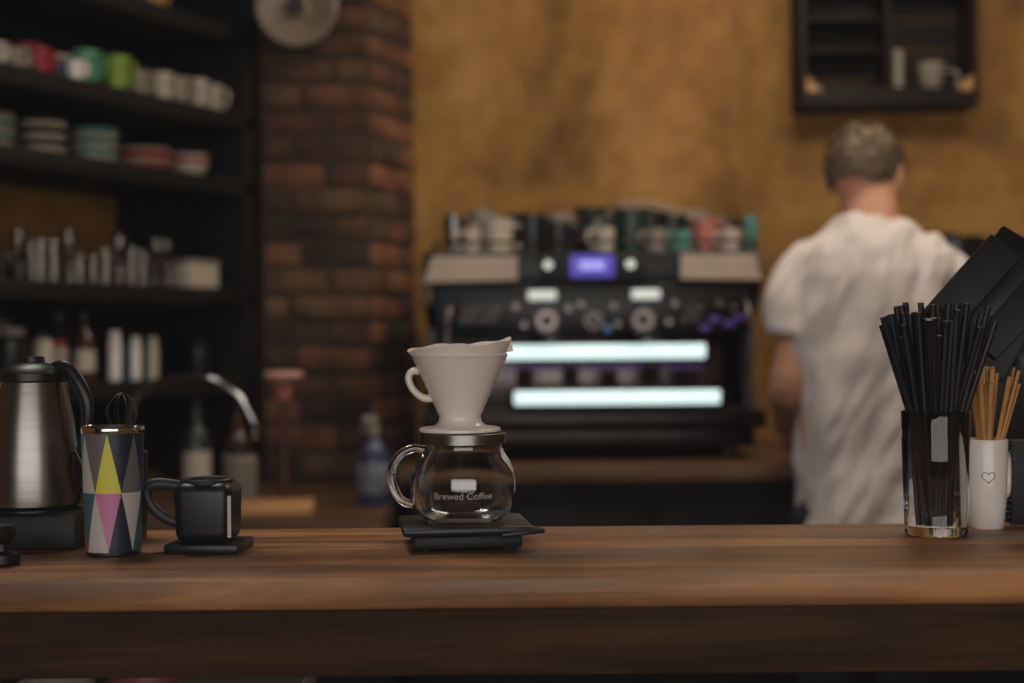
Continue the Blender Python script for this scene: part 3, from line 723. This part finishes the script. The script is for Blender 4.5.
for sx in (-1,1): h.ell((sx*.031,.0852,.003),(.0055,.004,.0055),iris,seg=12)
b.add(h.v,h.f,iris,HT_); h=MB()
for sx in (-1,1): h.tube([(sx*.016,.091,.024),(sx*.031,.092,.029),(sx*.046,.081,.024)],[.002,.003,.0015],hairm,6,4)
b.add(h.v,h.f,hairm,HT_)
b.obj('eyes_and_brows',parent=bar)
b=MB()
o=MB(); o.ell((0,-.014,.026),(.083,.099,.093),hairm,seg=64)
def hairline(p):
    y=p.y; z=p.z
    lim = -.034 if y<-.03 else (-.034+ (y+.03)*1.4 if y<.03 else .048+(y-.03)*.35)
    return z>lim
vv=[]
for p in o.v:
    n_=noise.noise(p*38)*.009+noise.noise(p*90)*.005
    d_=(p-Vector((0,-.014,.026))).normalized(); top=max(0,d_.z)
    vv.append(p+d_*(n_+.008*top))
fs=[f for f in o.f if all(hairline(o.v[i]) for i in f)]
b.add(vv,fs,hairm,HT_)
for i in range(5200):
    t=random.uniform(-1,1); a=random.uniform(0,2*pi); s_=sqrt(1-t*t)
    n_=Vector((s_*cos(a),s_*sin(a),t)); p=Vector((n_.x*.083,-.014+n_.y*.099,.026+n_.z*.093))
    if not hairline(p): continue
    dn_=Vector((n_.x*.3+random.uniform(-.5,.5),n_.y*.2-.2+random.uniform(-.4,.4),-1 if n_.z<.6 else 0)); dn_=(dn_-n_*dn_.dot(n_)).normalized()
    tip=p+n_*(.007+.014*max(0,n_.z))+dn_*random.uniform(.008,.02); w_=dn_.cross(n_)*.0009
    b.add([p+w_,p-w_,tip],[[0,1,2]],hairm,HT_)
me=b.obj('hair',parent=bar,weld=False)

# ------------------------------------------------------------ lights
def area(name,loc,target,size,power,col,sy=None):
    l=bpy.data.lights.new(name,'AREA'); l.energy=power; l.color=col; l.shape='RECTANGLE'; l.size=size; l.size_y=sy or size
    o=bpy.data.objects.new(name,l); COL.objects.link(o); o.location=loc
    o.rotation_euler=(Vector(target)-Vector(loc)).to_track_quat('-Z','Y').to_euler(); return o
area('window_daylight',(.1,YF+.02,1.62),(.1,4,1.2),4.0,56,(1,.92,.82),1.7)
area('ceiling_light_bar',(1.0,2.75,2.80),(1.0,3.4,1.0),1.3,26,(1,.88,.72),.7)
area('ceiling_light_customer',(-.7,2.0,2.80),(-.1,1.5,1.0),.6,17,(1,.93,.86))
area('brick_side_fill',(.75,3.45,2.78),(-.35,4.08,1.7),.35,6,(1,.84,.62))  # unseen light, added to brighten the pillar's right side and the wall
w=bpy.data.worlds.new('world'); S.world=w; w.use_nodes=True
w.node_tree.nodes['Background'].inputs[0].default_value=(.75,.85,1,1); w.node_tree.nodes['Background'].inputs[1].default_value=.5
# ------------------------------------------------------------ camera
cd=bpy.data.cameras.new('camera'); cd.lens=50; cd.sensor_width=36; cam=bpy.data.objects.new('camera',cd); COL.objects.link(cam)
cam.matrix_world=Matrix.Translation((0,0,1.25)) @ Euler((radians(90),0,0)).to_matrix().to_4x4() @ Matrix.Rotation(radians(-.5),4,'Z')
cd.dof.use_dof=True; cd.dof.focus_distance=1.40; cd.dof.aperture_fstop=2.8; cd.clip_start=.05
S.camera=cam
S.view_settings.view_transform='Standard'; S.view_settings.look='None'
S.view_settings.use_curve_mapping=True
cm=S.view_settings.curve_mapping
c=cm.curves[3]; c.points[0].location=(0,.0035); c.points[-1].location=(1,1)
cm.update()
